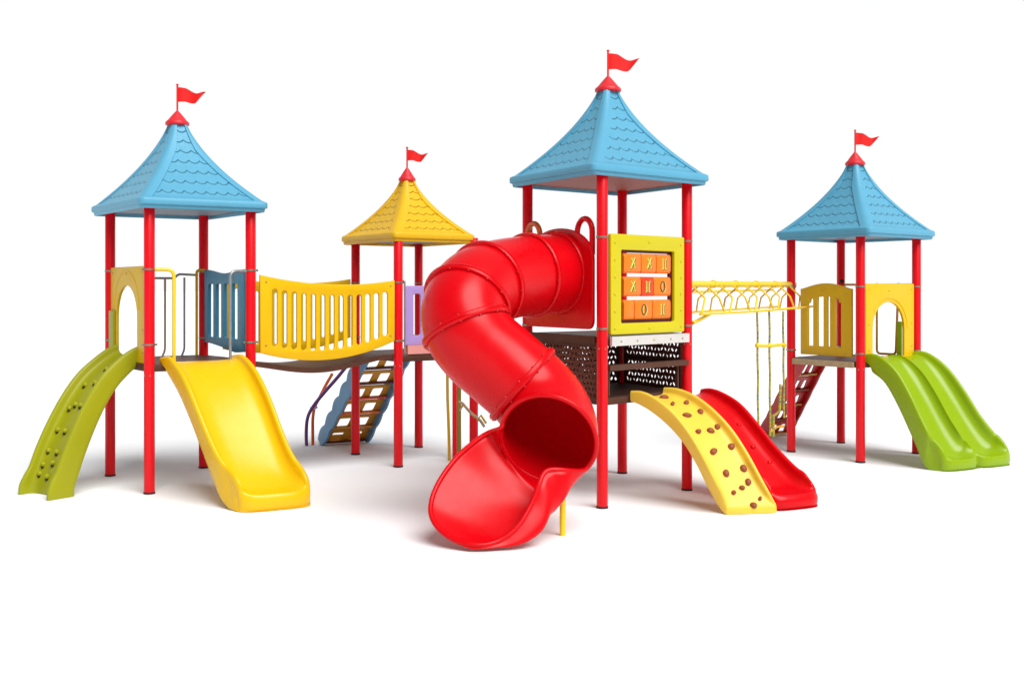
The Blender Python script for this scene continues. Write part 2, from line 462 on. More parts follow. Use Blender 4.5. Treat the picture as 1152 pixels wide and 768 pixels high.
# ---- posts
A = [gp(168, 230), gp(124, 210), gp(229, 201), gp(282, 219)]       # front, left, back, right
B = [gp(448, 200), gp(400, 186), gp(471, 178), gp(533, 191)]
C = [gp(677.5, 246), gp(593.5, 222), gp(700, 207), gp(772.8, 226)]
D = [gp(968, 195), gp(890, 183), gp(946, 173), gp(1031, 185)]
GT = 'play towers with pointed roofs'
def mean(ps): return sum(ps, Vector()) / len(ps)

def tower(posts, label, deckz, e, cl_lo, cl_hi, dirs):
    t = thing('play_tower', label, 'play tower', mean(posts), GT)
    for i, P in enumerate(posts):
        d = dirs[i]
        make_post(P, e + .06, t, [(cl_hi, d[0], d[1]), (cl_lo, d[0], d[1])], [deckz - .12] if i in (0, 3) else [])
    return t

def dirs_of(ps):
    return [((ps[3] - ps[0]).x, (ps[3] - ps[0]).y), ((ps[0] - ps[1]).x, (ps[0] - ps[1]).y), ((ps[3] - ps[2]).x, (ps[3] - ps[2]).y), ((ps[3] - ps[0]).x, (ps[3] - ps[0]).y)]

# =============================== TOWER A (far left, blue roof)
tA = tower(A, 'leftmost blue roofed tower, between the olive climbing ramp and the slatted yellow bridge', 1.39, 3.06, 1.60, 2.41, dirs_of(A))
make_deck(A, 1.31, 1.39, BRN, tA, grow=.06)
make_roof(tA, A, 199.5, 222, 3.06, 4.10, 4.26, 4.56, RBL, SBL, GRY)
# yellow arch panel on the left-front side
f, L = fr(A[1], A[0])
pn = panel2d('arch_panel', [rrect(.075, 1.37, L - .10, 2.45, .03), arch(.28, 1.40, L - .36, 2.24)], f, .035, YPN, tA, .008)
cen = (.28 + L - .36) / 2; rad = (L - .64) / 2 + .07
arcpts = [f[0] + f[1] * (cen + rad * math.cos(a)) + V(0, 0, 2.0 - .03 + (rad) * math.sin(a)) - V(f[1].y, -f[1].x, 0) * -.016 for a in [PI * k / 20 for k in range(21)]]
MB().tube(arcpts, .009, 8).build('arch_trim', YPN, pn)
bolts(f, [(.14, 2.38), (L - .17, 2.38), (cen, 2.37), (.14, 1.75), (L - .17, 1.75), (.14, 1.5), (L - .17, 1.5)], pn, off=.018)
# rear-left guard rail made of bent pipes
rl = A[1]; rr_ = A[2]; f2, L2 = fr(rl, rr_)
def fp(f, u, z, n=0.): return f[0] + f[1] * u + V(0, 0, z) + V(f[1].y, -f[1].x, 0) * n
gr = MB().tube(arc_pipe([fp(f2, .06, 2.33), fp(f2, .74, 2.33), fp(f2, .79, 2.38), fp(f2, L2 - .07, 2.37)], .03), .014, 10).build('guard_rail', GAL, tA)
for u, m in ((.34, PUR), (.63, TAN), (.86, GAL)):
    MB().tube(arc_pipe([fp(f2, u, 2.34), fp(f2, u, 1.46), fp(f2, u - .03, 1.39)], .04), .013, 10).build('rail_bar', m, gr)
MB().tube(arc_pipe([fp(f2, L2 + .0, 2.43, .06), fp(f2, L2 - .10, 2.43, .06), fp(f2, L2 - .10, 1.39, .06)], .04), .016, 10).build('rail_bar', YOL, gr)
# entry handrails beside the yellow slide
f3, L3 = fr(A[0], A[3])
pipe('handrail', [fp(f3, .05, 2.41, .01), fp(f3, .245, 2.41, .06), fp(f3, .245, 1.40, .06)], .019, YPI, tA, .08)
pipe('handrail', [fp(f3, L3 - .05, 2.40, .01), fp(f3, L3 - .25, 2.40, .06), fp(f3, L3 - .25, 1.40, .06)], .016, GAL, tA, .08)
# blue slotted panel at the back right
f4, L4 = fr(A[2], A[3])
def wavy(u0, u1, z0, z1, top, bot, n=24):
    out = []
    for k in range(n + 1):
        t = k / n; out.append((lerp(u0, u1, t), z0 + bot(t)))
    for k in range(n + 1):
        t = 1 - k / n; out.append((lerp(u0, u1, t), z1 + top(t)))
    return out
U0, U1 = .07, L4 - .12
lo = wavy(U0, U1, 1.55, 2.42, lambda t: .025 * math.cos(t * 2 * PI * 1.0) * (1 if t < .8 else .6) - .01, lambda t: -.085 * min(1, t * 1.35) ** 1.5 + (.02 * (t - .8) / .2 if t > .8 else 0))
holes = []
for k in range(4):
    a = lerp(U0 + .13, U1 - .11, k / 4) ; b = a + (U1 - U0 - .24) / 4 * .60
    holes.append(rrect(a, 1.62, b, 2.26, .02))
bp_ = panel2d('slotted_panel', [lo] + holes, f4, .04, BLU, tA, .008)

# =============================== TOWER B (yellow roof)
tB = tower(B, 'tower under the only yellow shingled roof, at the right end of the slatted bridge', 1.37, 2.80, 1.56, 2.28, dirs_of(B))
make_deck(B, 1.30, 1.375, BRN, tB, grow=.06)
rB, _, _ = make_roof(tB, B, 458, 157, 2.785, 3.63, 3.80, 4.06, RYE, SYE, GRY)
f, L = fr(B[0], B[3])
pn = panel2d('lilac_panel', [rrect(.085, 1.50, L - .08, 2.24, .03), rrect(.21, 1.62, .31, 2.14, .03), rrect(.40, 1.62, .50, 2.14, .03), rrect(.59, 1.62, .69, 2.14, .03)], f, .03, LIL, tB, .006)
bolts(f, [(.14, 2.18), (.14, 1.56)], pn, off=-.0, side=1)
make_deck([lerp(B[0], B[3], .12), lerp(B[0], B[3], .95), lerp(B[2], B[3], .8), lerp(B[2], B[0], .45)], 1.378, 1.390, PNK, tB, 'pink_mat')
MB().prism([(p.x, p.y) for p in [fp(f, .12, 0, .03), fp(f, L - .1, 0, .03), fp(f, L - .1, 0, -.03), fp(f, .12, 0, -.03)]], 1.39, 1.50).build('kick_board', PNK, tB)
pipe('handrail', [fp(f, .05, 2.30), fp(f, .075, 2.30, .03), fp(f, .075, 1.40, .03)], .012, GAL, tB, .03)

# =============================== BRIDGE between A and B
br = thing('suspension_bridge', 'brown sagging footbridge with yellow slatted sides between the leftmost tower and the yellow roofed tower', 'bridge', lerp(A[3], B[0], .5) * 1.0)
P0, P1 = A[3], B[0]; Q0, Q1 = A[2] + V(.15, -.1, 0), B[1]
NB = 40; rings = []
for i in range(NB + 1):
    t = i / NB; z = lerp(1.385, 1.395, t) - .115 * math.sin(PI * min(1, t * 1.12)) ** 1.3 * (1 if t < .893 else 0)
    a = lerp(P0, P1, t); b = lerp(Q0, Q1, t)
    nn = (b - a).normalized(); a2 = a + nn * .02; b2 = b - nn * .02
    rings.append([a2 + V(0, 0, z - .062), b2 + V(0, 0, z - .062), b2 + V(0, 0, z - .004), b2 - nn * .006 + V(0, 0, z), a2 + nn * .006 + V(0, 0, z), a2 + V(0, 0, z - .004)])
MB().loft(rings).build('deck', BRN, br, 30)
def barrier(P, Q, m, zt, zb, off, u0, u1, nslots=13, hw=.034):
    f, L = fr(P, Q)
    top = lambda t: zt[0] * (1 - t) ** 2 + 2 * zt[1] * t * (1 - t) + zt[2] * t * t
    bot = lambda t: zb[0] * (1 - t) ** 2 + 2 * zb[1] * t * (1 - t) + zb[2] * t * t
    lp = wavy(u0, L - u1, 0, 0, top, bot, 30); holes = []
    W = L - u0 - u1
    for k in range(nslots):
        t = .10 + .825 * k / (nslots - 1)
        u = u0 + W * t
        holes.append(rrect(u - hw, bot(t) + .115, u + hw, top(t) - .125, hw, 6))
    o = panel2d('slatted_side', [lp] + holes, f, .035, m, br, .008, off)
    return o, f, L
bs, f, L = barrier(P0, P1, YEL, (2.36, 2.175, 2.305), (1.475, 1.215, 1.56), .02, .10, .07)
bolts(f, [(.17, 2.28), (.17, 1.56), (L - .13, 2.24), (L - .13, 1.63)], bs, off=.038)
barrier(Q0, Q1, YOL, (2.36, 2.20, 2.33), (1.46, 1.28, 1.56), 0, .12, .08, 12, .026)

# =============================== TOWER C (middle, tallest)
tC = tower(C, 'tallest tower, blue shingled roof above the tube slide and the orange noughts and crosses panel', 1.72, 3.34, 1.80, 2.72, dirs_of(C))
make_deck(C, 1.64, 1.715, BRN, tC, grow=.03)
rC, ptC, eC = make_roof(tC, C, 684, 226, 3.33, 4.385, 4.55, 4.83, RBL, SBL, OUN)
# perforated boards below the deck
def lattice(P, Q, z0, z1, u0, u1, parent, cell=.058, th=.012, off=0., name='lattice_panel'):
    f, L = fr(P, Q); O, U, W = f; N = U.cross(W)
    nu = int((L - u0 - u1) / cell); nz = max(1, int((z1 - z0) / cell)); cu_ = (L - u0 - u1) / nu; cz = (z1 - z0) / nz
    mb = MB(); K = 8
    for i in range(nu):
        for j in range(nz):
            if j % 2 and i == nu - 1: continue
            c = (u0 + (i + .5 + (.5 if j % 2 else 0)) * cu_, z0 + (j + .5) * cz)
            ang = random.uniform(.5, 1.1) * (1 if (i + j) % 2 else -1); ra = cu_ * random.uniform(.34, .47); rb = cu_ * random.uniform(.17, .29)
            sq = []; ho = []
            jx = random.uniform(-.07, .07) * cu_; jz = random.uniform(-.07, .07) * cz
            for k in range(K):
                a = 2 * PI * k / K + PI / 8
                x, y = math.cos(a), math.sin(a); mxx = max(abs(x), abs(y))
                sq.append((c[0] + x / mxx * cu_ / 2, c[1] + y / mxx * cz / 2))
                xr = math.cos(a - ang) * ra; yr = math.sin(a - ang) * rb
                ho.append((c[0] + jx + xr * math.cos(ang) - yr * math.sin(ang), c[1] + jz + xr * math.sin(ang) + yr * math.cos(ang)))
            corners = [(c[0] + sx_ * cu_ / 2, c[1] + sz_ * cz / 2) for sx_, sz_ in ((1, 1), (-1, 1), (-1, -1), (1, -1))]
            vs = []
            for sgn in (-.5, .5):
                for (a_, b_) in sq + ho + corners: vs.append(O + U * a_ + W * b_ + N * (off + th * sgn))
            M_ = 2 * K + 4; fs = []
            for sgn in (0, 1):
                o_ = sgn * M_
                for k in range(K):
                    l = (k + 1) % K; fs.append((o_ + k, o_ + l, o_ + K + l, o_ + K + k))
                for q, k in ((0, 0), (1, 2), (2, 4), (3, 6)): fs.append((o_ + k, o_ + 2 * K + q, o_ + (k + 1) % K))
            for k in range(K):
                l = (k + 1) % K; fs.append((K + k, K + l, M_ + K + l, M_ + K + k))
            mb.add(vs, fs)
    fm = mb.build(name, LAT, parent, 30)
    fb = MB()
    for j in range(1, nz, 2):
        for u in (u0 + cu_ * .25, u0 + (nu - .25) * cu_): fb.box(O + U * u + W * (z0 + (j + .5) * cz) + N * off, cu_ * .5, th * .9, cz, U, N)
    for z in (z0 - .01, z1 + .01): fb.box(O + U * (L / 2 + (u0 - u1) / 2) + W * z + N * off, L - u0 - u1 + .05, .03, .04, U, N)
    for u in (u0 - .012, L - u1 + .012): fb.box(O + U * u + W * ((z0 + z1) / 2) + N * off, .024, .026, z1 - z0 - .01, U, N)
    fb.build('panel_frame', BRN, fm)
    return fm
lattice(C[1], C[0], 1.09, 1.62, .09, .09, tC)
lattice(C[2], C[3], 1.42, 1.62, .08, .13, tC, .06)
lattice(C[2], C[3], 1.105, 1.38, .08, .13, tC, .06)
lattice(C[1], C[2], 1.105, 1.62, .08, .08, tC)
# white beam, half-way rail, low deck on the right-front side
f5, L5 = fr(C[0], C[3])
wb = MB().box(fp(f5, L5 / 2 + .0, 1.672, .065), L5 - .12, .03, .095, f5[1], V(f5[1].y, -f5[1].x, 0)).build('white_beam', WHP, tC)
for u in (.2, .45, .72, 1.0, 1.2): MB().lathe(fp(f5, u, 1.67, .08), [(.010, -.002), (.010, .005), (.005, .009)], 10, V(f5[1].y, -f5[1].x, 0)).build('bolt', BRS if u == .72 else SIL, wb)
f6, L6 = fr(C[1], C[0])
MB().box(fp(f6, L6 / 2, 1.685, .055), L6 - .12, .03, .085, f6[1], V(f6[1].y, -f6[1].x, 0)).build('brown_beam', BRN, tC)
MB().box(fp(f5, L5 / 2, 1.402, .02), L5 - .10, .09, .055, f5[1], V(f5[1].y, -f5[1].x, 0)).build('cross_rail', BRN, tC)
for u in (.10, L5 - .16):
    MB().box(fp(f5, u, 1.25, -.01), .022, .03, .26, f5[1], V(f5[1].y, -f5[1].x, 0)).build('bracket', BRN, tC)
make_deck([C[0], C[3], C[2], C[1]], 1.02, 1.09, BRN, tC, 'low_deck', grow=-.05)
# noughts and crosses play panel
play = panel2d('play_panel', [rrect(.085, 1.735, L5 - .10, 2.76, .02), rrect(.245, 1.85, L5 - .27, 2.60, .02)], f5, .045, LMY, tC, .008, .02)
sp = []
for k in range(6): z = 1.80 + .175 * k; sp += [(.145, z), (L5 - .16, z)]
sp += [(L5 / 2, 2.69), (L5 / 2, 1.79)]
bolts(f5, sp, play, m=LMY, r=.014, off=.043)
panel2d('maroon_frame', [rrect(.235, 1.84, L5 - .26, 2.61, .02), rrect(.285, 1.885, L5 - .305, 2.575, .01)], f5, .03, MAR, play, .003, -.018)
w0, w1 = .295, L5 - .315; nrm = V(f5[1].y, -f5[1].x, 0)
def stroke(u, z, kind, r):
    """raised white cross, ring or slot on a tumbler front"""
    mb = MB(); y = r
    if kind == 'x':
        for s in (-1, 1):
            mb.tube([fp(f5, u - .035 * s, z - .055, y), fp(f5, u - .010 * s, z, y + .004), fp(f5, u + .030 * s, z + .055, y)], .008, 8)
    elif kind == 'o':
        pts = [fp(f5, u + .034 * math.cos(a), z + .052 * math.sin(a), y) for a in [2 * PI * k / 16 for k in range(17)]]; mb.tube(pts, .008, 8)
    else:
        for s in (-1, 1): mb.tube([fp(f5, u + .018 * s, z - .055, y), fp(f5, u + .022 * s, z + .05, y)], .008, 8)
        for s in (-1, 1):
            for zz in (-.055, .05): mb.tube([fp(f5, u + .02 * s, z + zz, y), fp(f5, u + .036 * s, z + zz, y)], .007, 8)
    return mb
mark = mat('lime_mark', (.62, .72, .12), .4, .4)
dkm = mat('brown_mark', (.16, .06, .02), .5, .3)
rows_ = [(2.465, [(0, .36, 'x', ORG), (.36, .68, 'x', ORG), (.68, 1, 'i', ORG)]),
         (2.225, [(0, .36, 'x', ORG), (.36, .62, 'i', ORD), (.62, 1, 'o', ORG)]),
         (1.985, [(0, .22, '-', ORG), (.22, .60, 'o', ORG), (.60, 1, 'i', ORG)])]
for z, cells in rows_:
    rod = MB().tube([fp(f5, w0 - .05, z, -.02), fp(f5, w1 + .05, z, -.02)], .012, 10).build('tumbler_rod', SIL, play)
    for a, b, kind, m in cells:
        ua = lerp(w0, w1, a) + .006; ub = lerp(w0, w1, b) - .006; h = .102; d = .045; mb = MB()
        # rounded-square drum
        def rr(u, sc_):
            pr = rrect(-d * sc_, -h * sc_, d * sc_, h * sc_, .03); return [fp(f5, u, z + q, p - .012) for p, q in pr]
        mb.loft([rr(ua, .9), rr(ua + .008, 1), rr(ub - .008, 1), rr(ub, .9)])
        t = mb.build('tumbler', m, play)
        if kind != '-':
            stroke((ua + ub) / 2, z, kind, d - .010).build('mark', mark if kind != 'o' else dkm, t)
            stroke((ua + ub) / 2 + .015, z - .005, kind, d - .014).build('mark', dkm if kind != 'o' else mark, t)

# =============================== TOWER D (right)
tD = tower(D, 'rightmost tower under a blue shingled roof, above the double green slide', 1.30, 2.87, 1.38, 2.23, dirs_of(D))
make_deck(D, 1.20, 1.275, BRN, tD, grow=.06)
make_roof(tD, D, 962, 177, 2.86, 3.88, 4.05, 4.34, RBL, SBL, GRY)
f7, L7 = fr(D[0], D[3])
pn = panel2d('arch_panel', [rrect(.085, 1.30, L7 - .08, 2.27, .02), arch(.24, 1.32, L7 - .30, 2.03)], f7, .035, YEL, tD, .008)
cen = (.24 + L7 - .30) / 2; rad = (L7 - .54) / 2 + .06
MB().tube([fp(f7, cen + rad * math.cos(a), 1.68 + rad * math.sin(a) + .0, .018) for a in [PI * k / 20 * .8 for k in range(21)]], .008, 8).build('arch_trim', YEL, pn)
bolts(f7, [(.16, 2.20), (L7 - .14, 2.20), (cen, 2.18), (.15, 1.75), (L7 - .14, 1.75), (.15, 1.42), (L7 - .14, 1.45)], pn, off=.018)
f8, L8 = fr(D[1], D[0])
top = lambda t: .075 * math.sin(PI * t) ** 1.2
op = wavy(.17, L8 - .12, 1.33, 2.20, top, lambda t: 0, 24)
hs = []
us = [(.25, .335), (.43, .505), (.585, .66), (.79, .90)]
W8 = L8 - .29
for (a, b, s) in ((.15, .255, 0), (.345, .46, 1), (.535, .585, 2), (.69, .80, 3)):
    ua = .17 + W8 * a; ub = .17 + W8 * b
    za = 1.45; hole = [(ua, za), (ub, za)] + [(lerp(ub, ua, k / 6), 2.03 + .07 * math.sin(PI * lerp(b, a, k / 6)) ** 1.1 - (.05 if (s == 3 and k < 3) or (s == 0 and k > 3) else 0)) for k in range(7)]
    hs.append(hole)
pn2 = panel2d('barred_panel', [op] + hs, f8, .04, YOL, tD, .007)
bolts(f8, [(.26, 2.13), (L8 - .2, 2.13), (L8 / 2, 2.20), (.26, 1.38), (L8 - .2, 1.38)], pn2, off=.02)
MB().box(fp(f8, L8 / 2 + .02, 1.235, .075), L8 - .14, .03, .075, f8[1], V(f8[1].y, -f8[1].x, 0)).build('deck_beam', TAN, tD)
pipe('handrail', [fp(f8, L8 - .06, 2.25), fp(f8, L8 - .06, 1.28)], .011, GAL, tD)
f9, L9 = fr(D[2], D[3])
gr = MB().tube(arc_pipe([fp(f9, .60, 2.28), fp(f9, .60, 1.31), fp(f9, .90, 1.31), fp(f9, .94, 2.28)], .06), .017, 10).build('guard_rail', OCH, tD)
MB().tube([fp(f9, .05, 2.26), fp(f9, L9 - .06, 2.26)], .016, 10).build('guard_rail', OCH, tD)
MB().lathe(D[2] + V(0, -.05, 2.29), [(.03, 0), (.035, .02), (.02, .045)], 12).build('rail_cap', BLK, tD)

# ------------------------------------------------------------------ slides
def unitp(h, n=14, flat=.5, wexp=.75):
    """inner trough half profile from rim to rim: (u in -1..1, v 0..1)"""
    out = []
    for i in range(n + 1):
        a = PI * i / n; c_, s_ = math.cos(a), math.sin(a)
        out.append((-math.copysign(abs(c_) ** flat, c_), 1 - abs(s_) ** wexp))
    return out
def slide(name, keys, m, parent, lanes=1, rr=.022, flat=.55, wexp=.9, n=64, ridge=.8, rim_out=1.0, lobe=.05):
    """keys rows: x, y, zfloor, half width, wall height, shell depth, lateral x, lateral y, uprightness"""
    rows = catmull(keys, n); rings = []; secs = []
    for i, r in enumerate(rows):
        x, y, z, hw, wall, dep, lx, ly, upr = r
        a = rows[max(0, i - 1)]; b = rows[min(n, i + 1)]
        T = V(b[0] - a[0], b[1] - a[1], b[2] - a[2]).normalized(); Lt = V(lx, ly, 0).normalized()
        N = Lt.cross(T).normalized(); N = N if N.z > 0 else -N
        upr = min(1, max(0, upr)); N = (N * (1 - upr) + V(0, 0, 1) * upr).normalized()
        c = V(x, y, z); secs.append((c, Lt, N))
        wall = max(wall, .0015); pr = []; rr0 = rr; rr_ = rr * min(1, max(.12, wall / .06)); hw = hw + 2 * (rr0 - rr_)
        if lanes == 1:
            for u, v in unitp(1, 16, flat, wexp): pr.append((u * hw, v * wall))
        else:
            for ln in (-1, 1):
                for k, (u, v) in enumerate(unitp(1, 14, flat, wexp)):
                    vv = v * wall
                    inner = (u > 0) if ln < 0 else (u < 0)
                    if inner: vv *= ridge
                    if ln > 0 and k == 0: continue
                    pr.append((hw / 2 * ln + u * hw / 2 * .97, vv))
        r_ = min(rr_, wall * .9 + .004)
        for k in range(1, 5):
            a_ = PI - PI * k / 5; pr.append((hw + rr_ + rr_ * math.cos(a_), wall + r_ * math.sin(a_)))
        xo = hw + 2 * rr_
        pr += [(xo, wall), (xo, wall - (wall + dep) * .33), (xo * rim_out, -dep + (wall + dep) * .25), (xo * rim_out - .002, -dep + .012), (xo * rim_out - .012, -dep)]
        pr += [(xo * q_ / 12, -dep) for q_ in range(11, -12, -1)]
        pr += [(-(xo * rim_out - .012), -dep), (-(xo * rim_out - .002), -dep + .012), (-xo * rim_out, -dep + (wall + dep) * .25), (-xo, wall - (wall + dep) * .33), (-xo, wall)]
        for k in range(1, 5):
            a_ = PI - PI * k / 5; pr.append((-(hw + rr_) + rr_ * math.cos(a_), wall + r_ * math.sin(a_)))
        ring = []
        fz = max(0., min(1., ((V(x, y, 0) - V(rows[0][0], rows[0][1], 0)).length / (V(rows[-1][0], rows[-1][1], 0) - V(rows[0][0], rows[0][1], 0)).length - .68) / .31)); fz = fz * fz * (3 - 2 * fz); Fh = V(T.x, T.y, 0)
        Fd = Lt.cross(V(0, 0, 1)); Fd = Fd if Fd.dot(V(rows[-1][0] - rows[0][0], rows[-1][1] - rows[0][1], 0)) > 0 else -Fd
        for u, v in pr:
            q = abs(u) / xo
            sh = (1 - min(1, q) ** 3.4) ** .5 if lanes == 1 else max(0, 1 - abs(2 * q - 1) ** 3.6) ** .5
            p = c + Lt * u + N * v + Fd * (lobe * fz * (sh - 1))
            if p.z < .003: p.z = .003
            ring.append(p)
        rings.append(ring)
    o = MB().loft(rings).build(name, m, parent, 50)
    return o, secs
def proj(p): return (CX + F * p.x / p.y, HZ + F * (EYE - p.z) / p.y)
def hold(secs, tgt, parent, m, rx, ry, rz, wob=.12, name='climbing_hold', lift=.2, umax=.2):
    best = None
    for i in range(1, len(secs) - 1):
        c, L_, N = secs[i]
        for k in range(-12, 13):
            u = umax * k / 12; x, y = proj(c + L_ * u); d = (x - tgt[0]) ** 2 + (y - tgt[1]) ** 2
            if best is None or d < best[0]: best = (d, i, u)
    c, L_, N = secs[best[1]]; u = best[2]
    T = L_.cross(N); a = random.uniform(-.7, .7)
    ax = L_ * math.cos(a) + T * math.sin(a); ay = N.cross(ax)
    return MB().ball(c + L_ * u + N * rz * lift, rx, ry, rz, ax, ay, N, 14, wob).build(name, m, parent, 80), (c, L_, N, u)

# --- yellow slide (tower A)
ys = thing('slide', 'wide glossy yellow slide between the two front posts of the leftmost tower', 'slide', lerp(A[0], A[3], .5))
lx0, ly0 = (A[3] - A[0]).normalized().xy
ec0, ec1 = gp(267, 253), gp(355, 244.5)
lt = (ec1 - ec0); lx1, ly1 = lt.normalized().xy
tc_ = lerp(A[0], A[3], .475); tc_ = V(tc_.x, tc_.y, 0); ee = lerp(ec0, ec1, .5)
def skeys(tc_, ee, prof, l0, l1):
    out = []
    for (s, z, hw, wall, dep, upr) in prof:
        k = min(1, max(0, s))
        p = tc_ + (ee - tc_) * s
        out.append((p.x, p.y, z, hw, wall, dep, lerp(l0[0], l1[0], k), lerp(l0[1], l1[1], k), upr))
    return out
prof = [(-.02, 1.405, .35, .035, .02, .8), (.05, 1.40, .355, .05, .05, .6), (.14, 1.35, .36, .085, .10, .15), (.28, 1.19, .36, .115, .12, 0), (.43, .94, .36, .12, .12, .05),
        (.57, .66, .35, .12, .12, .15), (.69, .43, .34, .13, .14, .35), (.79, .275, .335, .16, .16, .6), (.87, .20, .33, .175, .17, .85), (.93, .175, .325, .145, .165, 1), (.97, .168, .325, .09, .16, 1),
        (.99, .165, .32, .045, .158, 1), (1.0, .15, .315, .02, .144, 1), (1.008, .11, .31, .006, .105, 1), (1.006, .05, .31, .004, .045, 1), (.998, .012, .31, .003, .008, 1)]
slide('chute', skeys(tc_, ee, prof, (lx0, ly0), (lx1, ly1)), YSL, ys, rr=.028, flat=.5, wexp=.8, lobe=.12)

# --- double green slide (tower D)
gs = thing('slide', 'two lane lime green slide below the rightmost tower', 'slide', lerp(D[0], D[3], .5))
d0 = gp(1066, 206); d1 = gp(1140, 198); lt = (d1 - d0); lx1, ly1 = lt.normalized().xy; lx0, ly0 = (D[3] - D[0]).normalized().xy
tcg = lerp(D[0], D[3], .50); eeg = lerp(d0, d1, .5); hwg = lt.length / 2 - .03
prof = [(-.03, 1.30, hwg * .90, .03, .02, .9), (.05, 1.295, hwg * .90, .06, .05, .6), (.15, 1.25, hwg * .9, .09, .12, .15), (.30, 1.075, hwg * .91, .13, .08, 0), (.45, .81, hwg * .93, .14, .07, .08),
        (.60, .51, hwg * .95, .14, .08, .25), (.72, .295, hwg * .98, .16, .11, .5), (.81, .175, hwg, .19, .15, .75), (.89, .14, hwg, .185, .135, .95), (.945, .13, hwg, .13, .125, 1),
        (.98, .135, hwg, .06, .13, 1), (1.0, .13, hwg, .02, .127, 1), (1.008, .09, hwg, .004, .085, 1), (1.006, .04, hwg, .004, .036, 1), (.998, .012, hwg, .003, .008, 1)]
slide('chute', skeys(tcg, eeg, prof, (lx0, ly0), (lx1, ly1)), GRN, gs, lanes=2, rr=.026, flat=.62, wexp=1.0, ridge=.92, lobe=.11)
nb_ = V(f7[1].y, -f7[1].x, 0)
MB().box(fp(f7, L7 - .312, 1.53, -.05), .02, .07, .48, f7[1], nb_).build('entry_flange', GRN, gs)

# --- olive climbing ramp (tower A)
oc = thing('climbing_ramp', 'olive green arched climbing ramp with moulded knobs at the far left', 'climbing ramp', lerp(A[0], A[1], .5))
o0, o1 = gp(31, 229), gp(66, 236)
tco = lerp(A[1], A[0], .46); eeo = lerp(o0, o1, .5)
lx0, ly0 = (A[0] - A[1]).normalized().xy; lx1, ly1 = (o1 - o0).normalized().xy
prof = [(-.02, 1.45, .33, .09, .05, .6), (.07, 1.41, .32, .09, .08, .3), (.20, 1.33, .30, .085, .09, 0), (.38, 1.18, .285, .085, .10, 0), (.55, .96, .27, .085, .11, 0), (.70, .70, .26, .085, .12, 0), (.82, .45, .25, .085, .13, 0),
        (.90, .25, .24, .085, .14, 0), (.935, .16, .24, .105, .14, 0), (.95, .08, .245, .13, .135, 0), (.953, .0, .245, .135, .135, 0), (.955, -.22, .245, .135, .135, 0)]
_, sec_o = slide('ramp', skeys(tco, eeo, prof, (lx0, ly0), (lx1, ly1)), OLV, oc, rr=.03, flat=.34, wexp=.6, lobe=0)
for tg in ((121, 415), (97, 433), (108, 432), (80, 457), (86, 454), (92, 455.5), (63, 481), (75, 483), (54, 504), (65, 507), (60.6, 522), (47.5, 521), (43, 531), (54, 535)):
    h_, (c, L_, N, u) = hold(sec_o, tg, oc, OLV, .032, .028, .036, .1, umax=.19)
    T = L_.cross(N); T = T if T.z < 0 else -T
    MB().ball(c + L_ * u + N * .006 + T * .032, .022, .018, .018, L_, T, N, 10).build('shade_insert', DRK, h_, 80)  # dark insert in place of a shaded hole

panel2d('entry_flange', [rrect(.10, 1.42, .272, 1.95, .02)], fr(A[1], A[0])[0], .03, OLV, oc, .006, .034)  # olive board: ramp flange plus the green reflection laid over the jamb

# --- yellow rock ramp (tower C)
rk = thing('climbing_ramp', 'pale yellow climbing ramp studded with brown stone holds', 'climbing ramp', gp(845, 254))
r0, r1 = gp(822, 254), gp(870, 252); lx0, ly0 = (C[3] - C[0]).normalized().xy; lx1, ly1 = (r1 - r0).normalized().xy
tcr = lerp(C[0], C[3], .52) + V(.02, -.02, 0); eer = lerp(r0, r1, .5)
prof = [(-.02, 1.07, .25, .06, .03, .8), (.10, 1.055, .25, .075, .05, .5), (.25, .995, .25, .08, .06, 0), (.42, .88, .24, .075, .07, 0), (.58, .715, .235, .07, .07, 0), (.72, .51, .23, .065, .08, 0), (.84, .30, .225, .06, .10, 0),
        (.92, .165, .22, .05, .10, .3), (.975, .085, .22, .03, .08, .8), (.995, .07, .22, .012, .066, 1), (1.0, .04, .22, .002, .036, 1)]
_, sec_r = slide('ramp', skeys(tcr, eer, prof, (lx0, ly0), (lx1, ly1)), YRK, rk, rr=.02, flat=.30, wexp=.55, lobe=.01)
for x, y, a, b in ((747, 447.7, .05, .03), (757, 455.6, .034, .022), (772.6, 450.5, .040, .03), (789, 463.4, .040, .034), (772.6, 468, .055, .026), (786, 485, .032, .028), (799, 483.5, .045, .030), (808, 481.4, .034, .034),
                   (822.5, 502.5, .038, .038), (802.4, 506, .050, .030), (836, 527.4, .038, .038), (816, 531.4, .036, .036), (841.8, 543, .034, .036), (834.3, 548.5, .030, .024), (825.8, 553.2, .026, .022), (855.4, 560.7, .022, .018), (847.6, 569, .040, .036)):
    hold(sec_r, (x, y), rk, STN, a, b, .030, .14)

# --- red slide (tower C)
rs = thing('slide', 'low red slide with small knobs beside the stone studded yellow ramp', 'slide', gp(893, 247))
s0, s1 = gp(868, 251), gp(928, 244.5); lx1, ly1 = (s1 - s0).normalized().xy
tcs = V(1.92, 12.0, 0); ees = lerp(s0, s1, .5)
prof = [(-.02, .99, .27, .05, .04, .8), (.07, .985, .27, .07, .06, .5), (.18, .93, .27, .09, .10, .1), (.32, .82, .26, .11, .12, 0), (.47, .63, .255, .11, .12, 0), (.60, .45, .25, .11, .12, .15), (.72, .30, .25, .12, .13, .35),
        (.82, .195, .25, .14, .14, .6), (.90, .165, .25, .13, .155, 1), (.955, .15, .25, .07, .146, 1), (.985, .145, .25, .03, .141, 1), (1.0, .12, .25, .008, .117, 1), (1.008, .085, .25, .004, .08, 1), (1.006, .04, .25, .004, .036, 1), (.998, .012, .25, .003, .008, 1)]
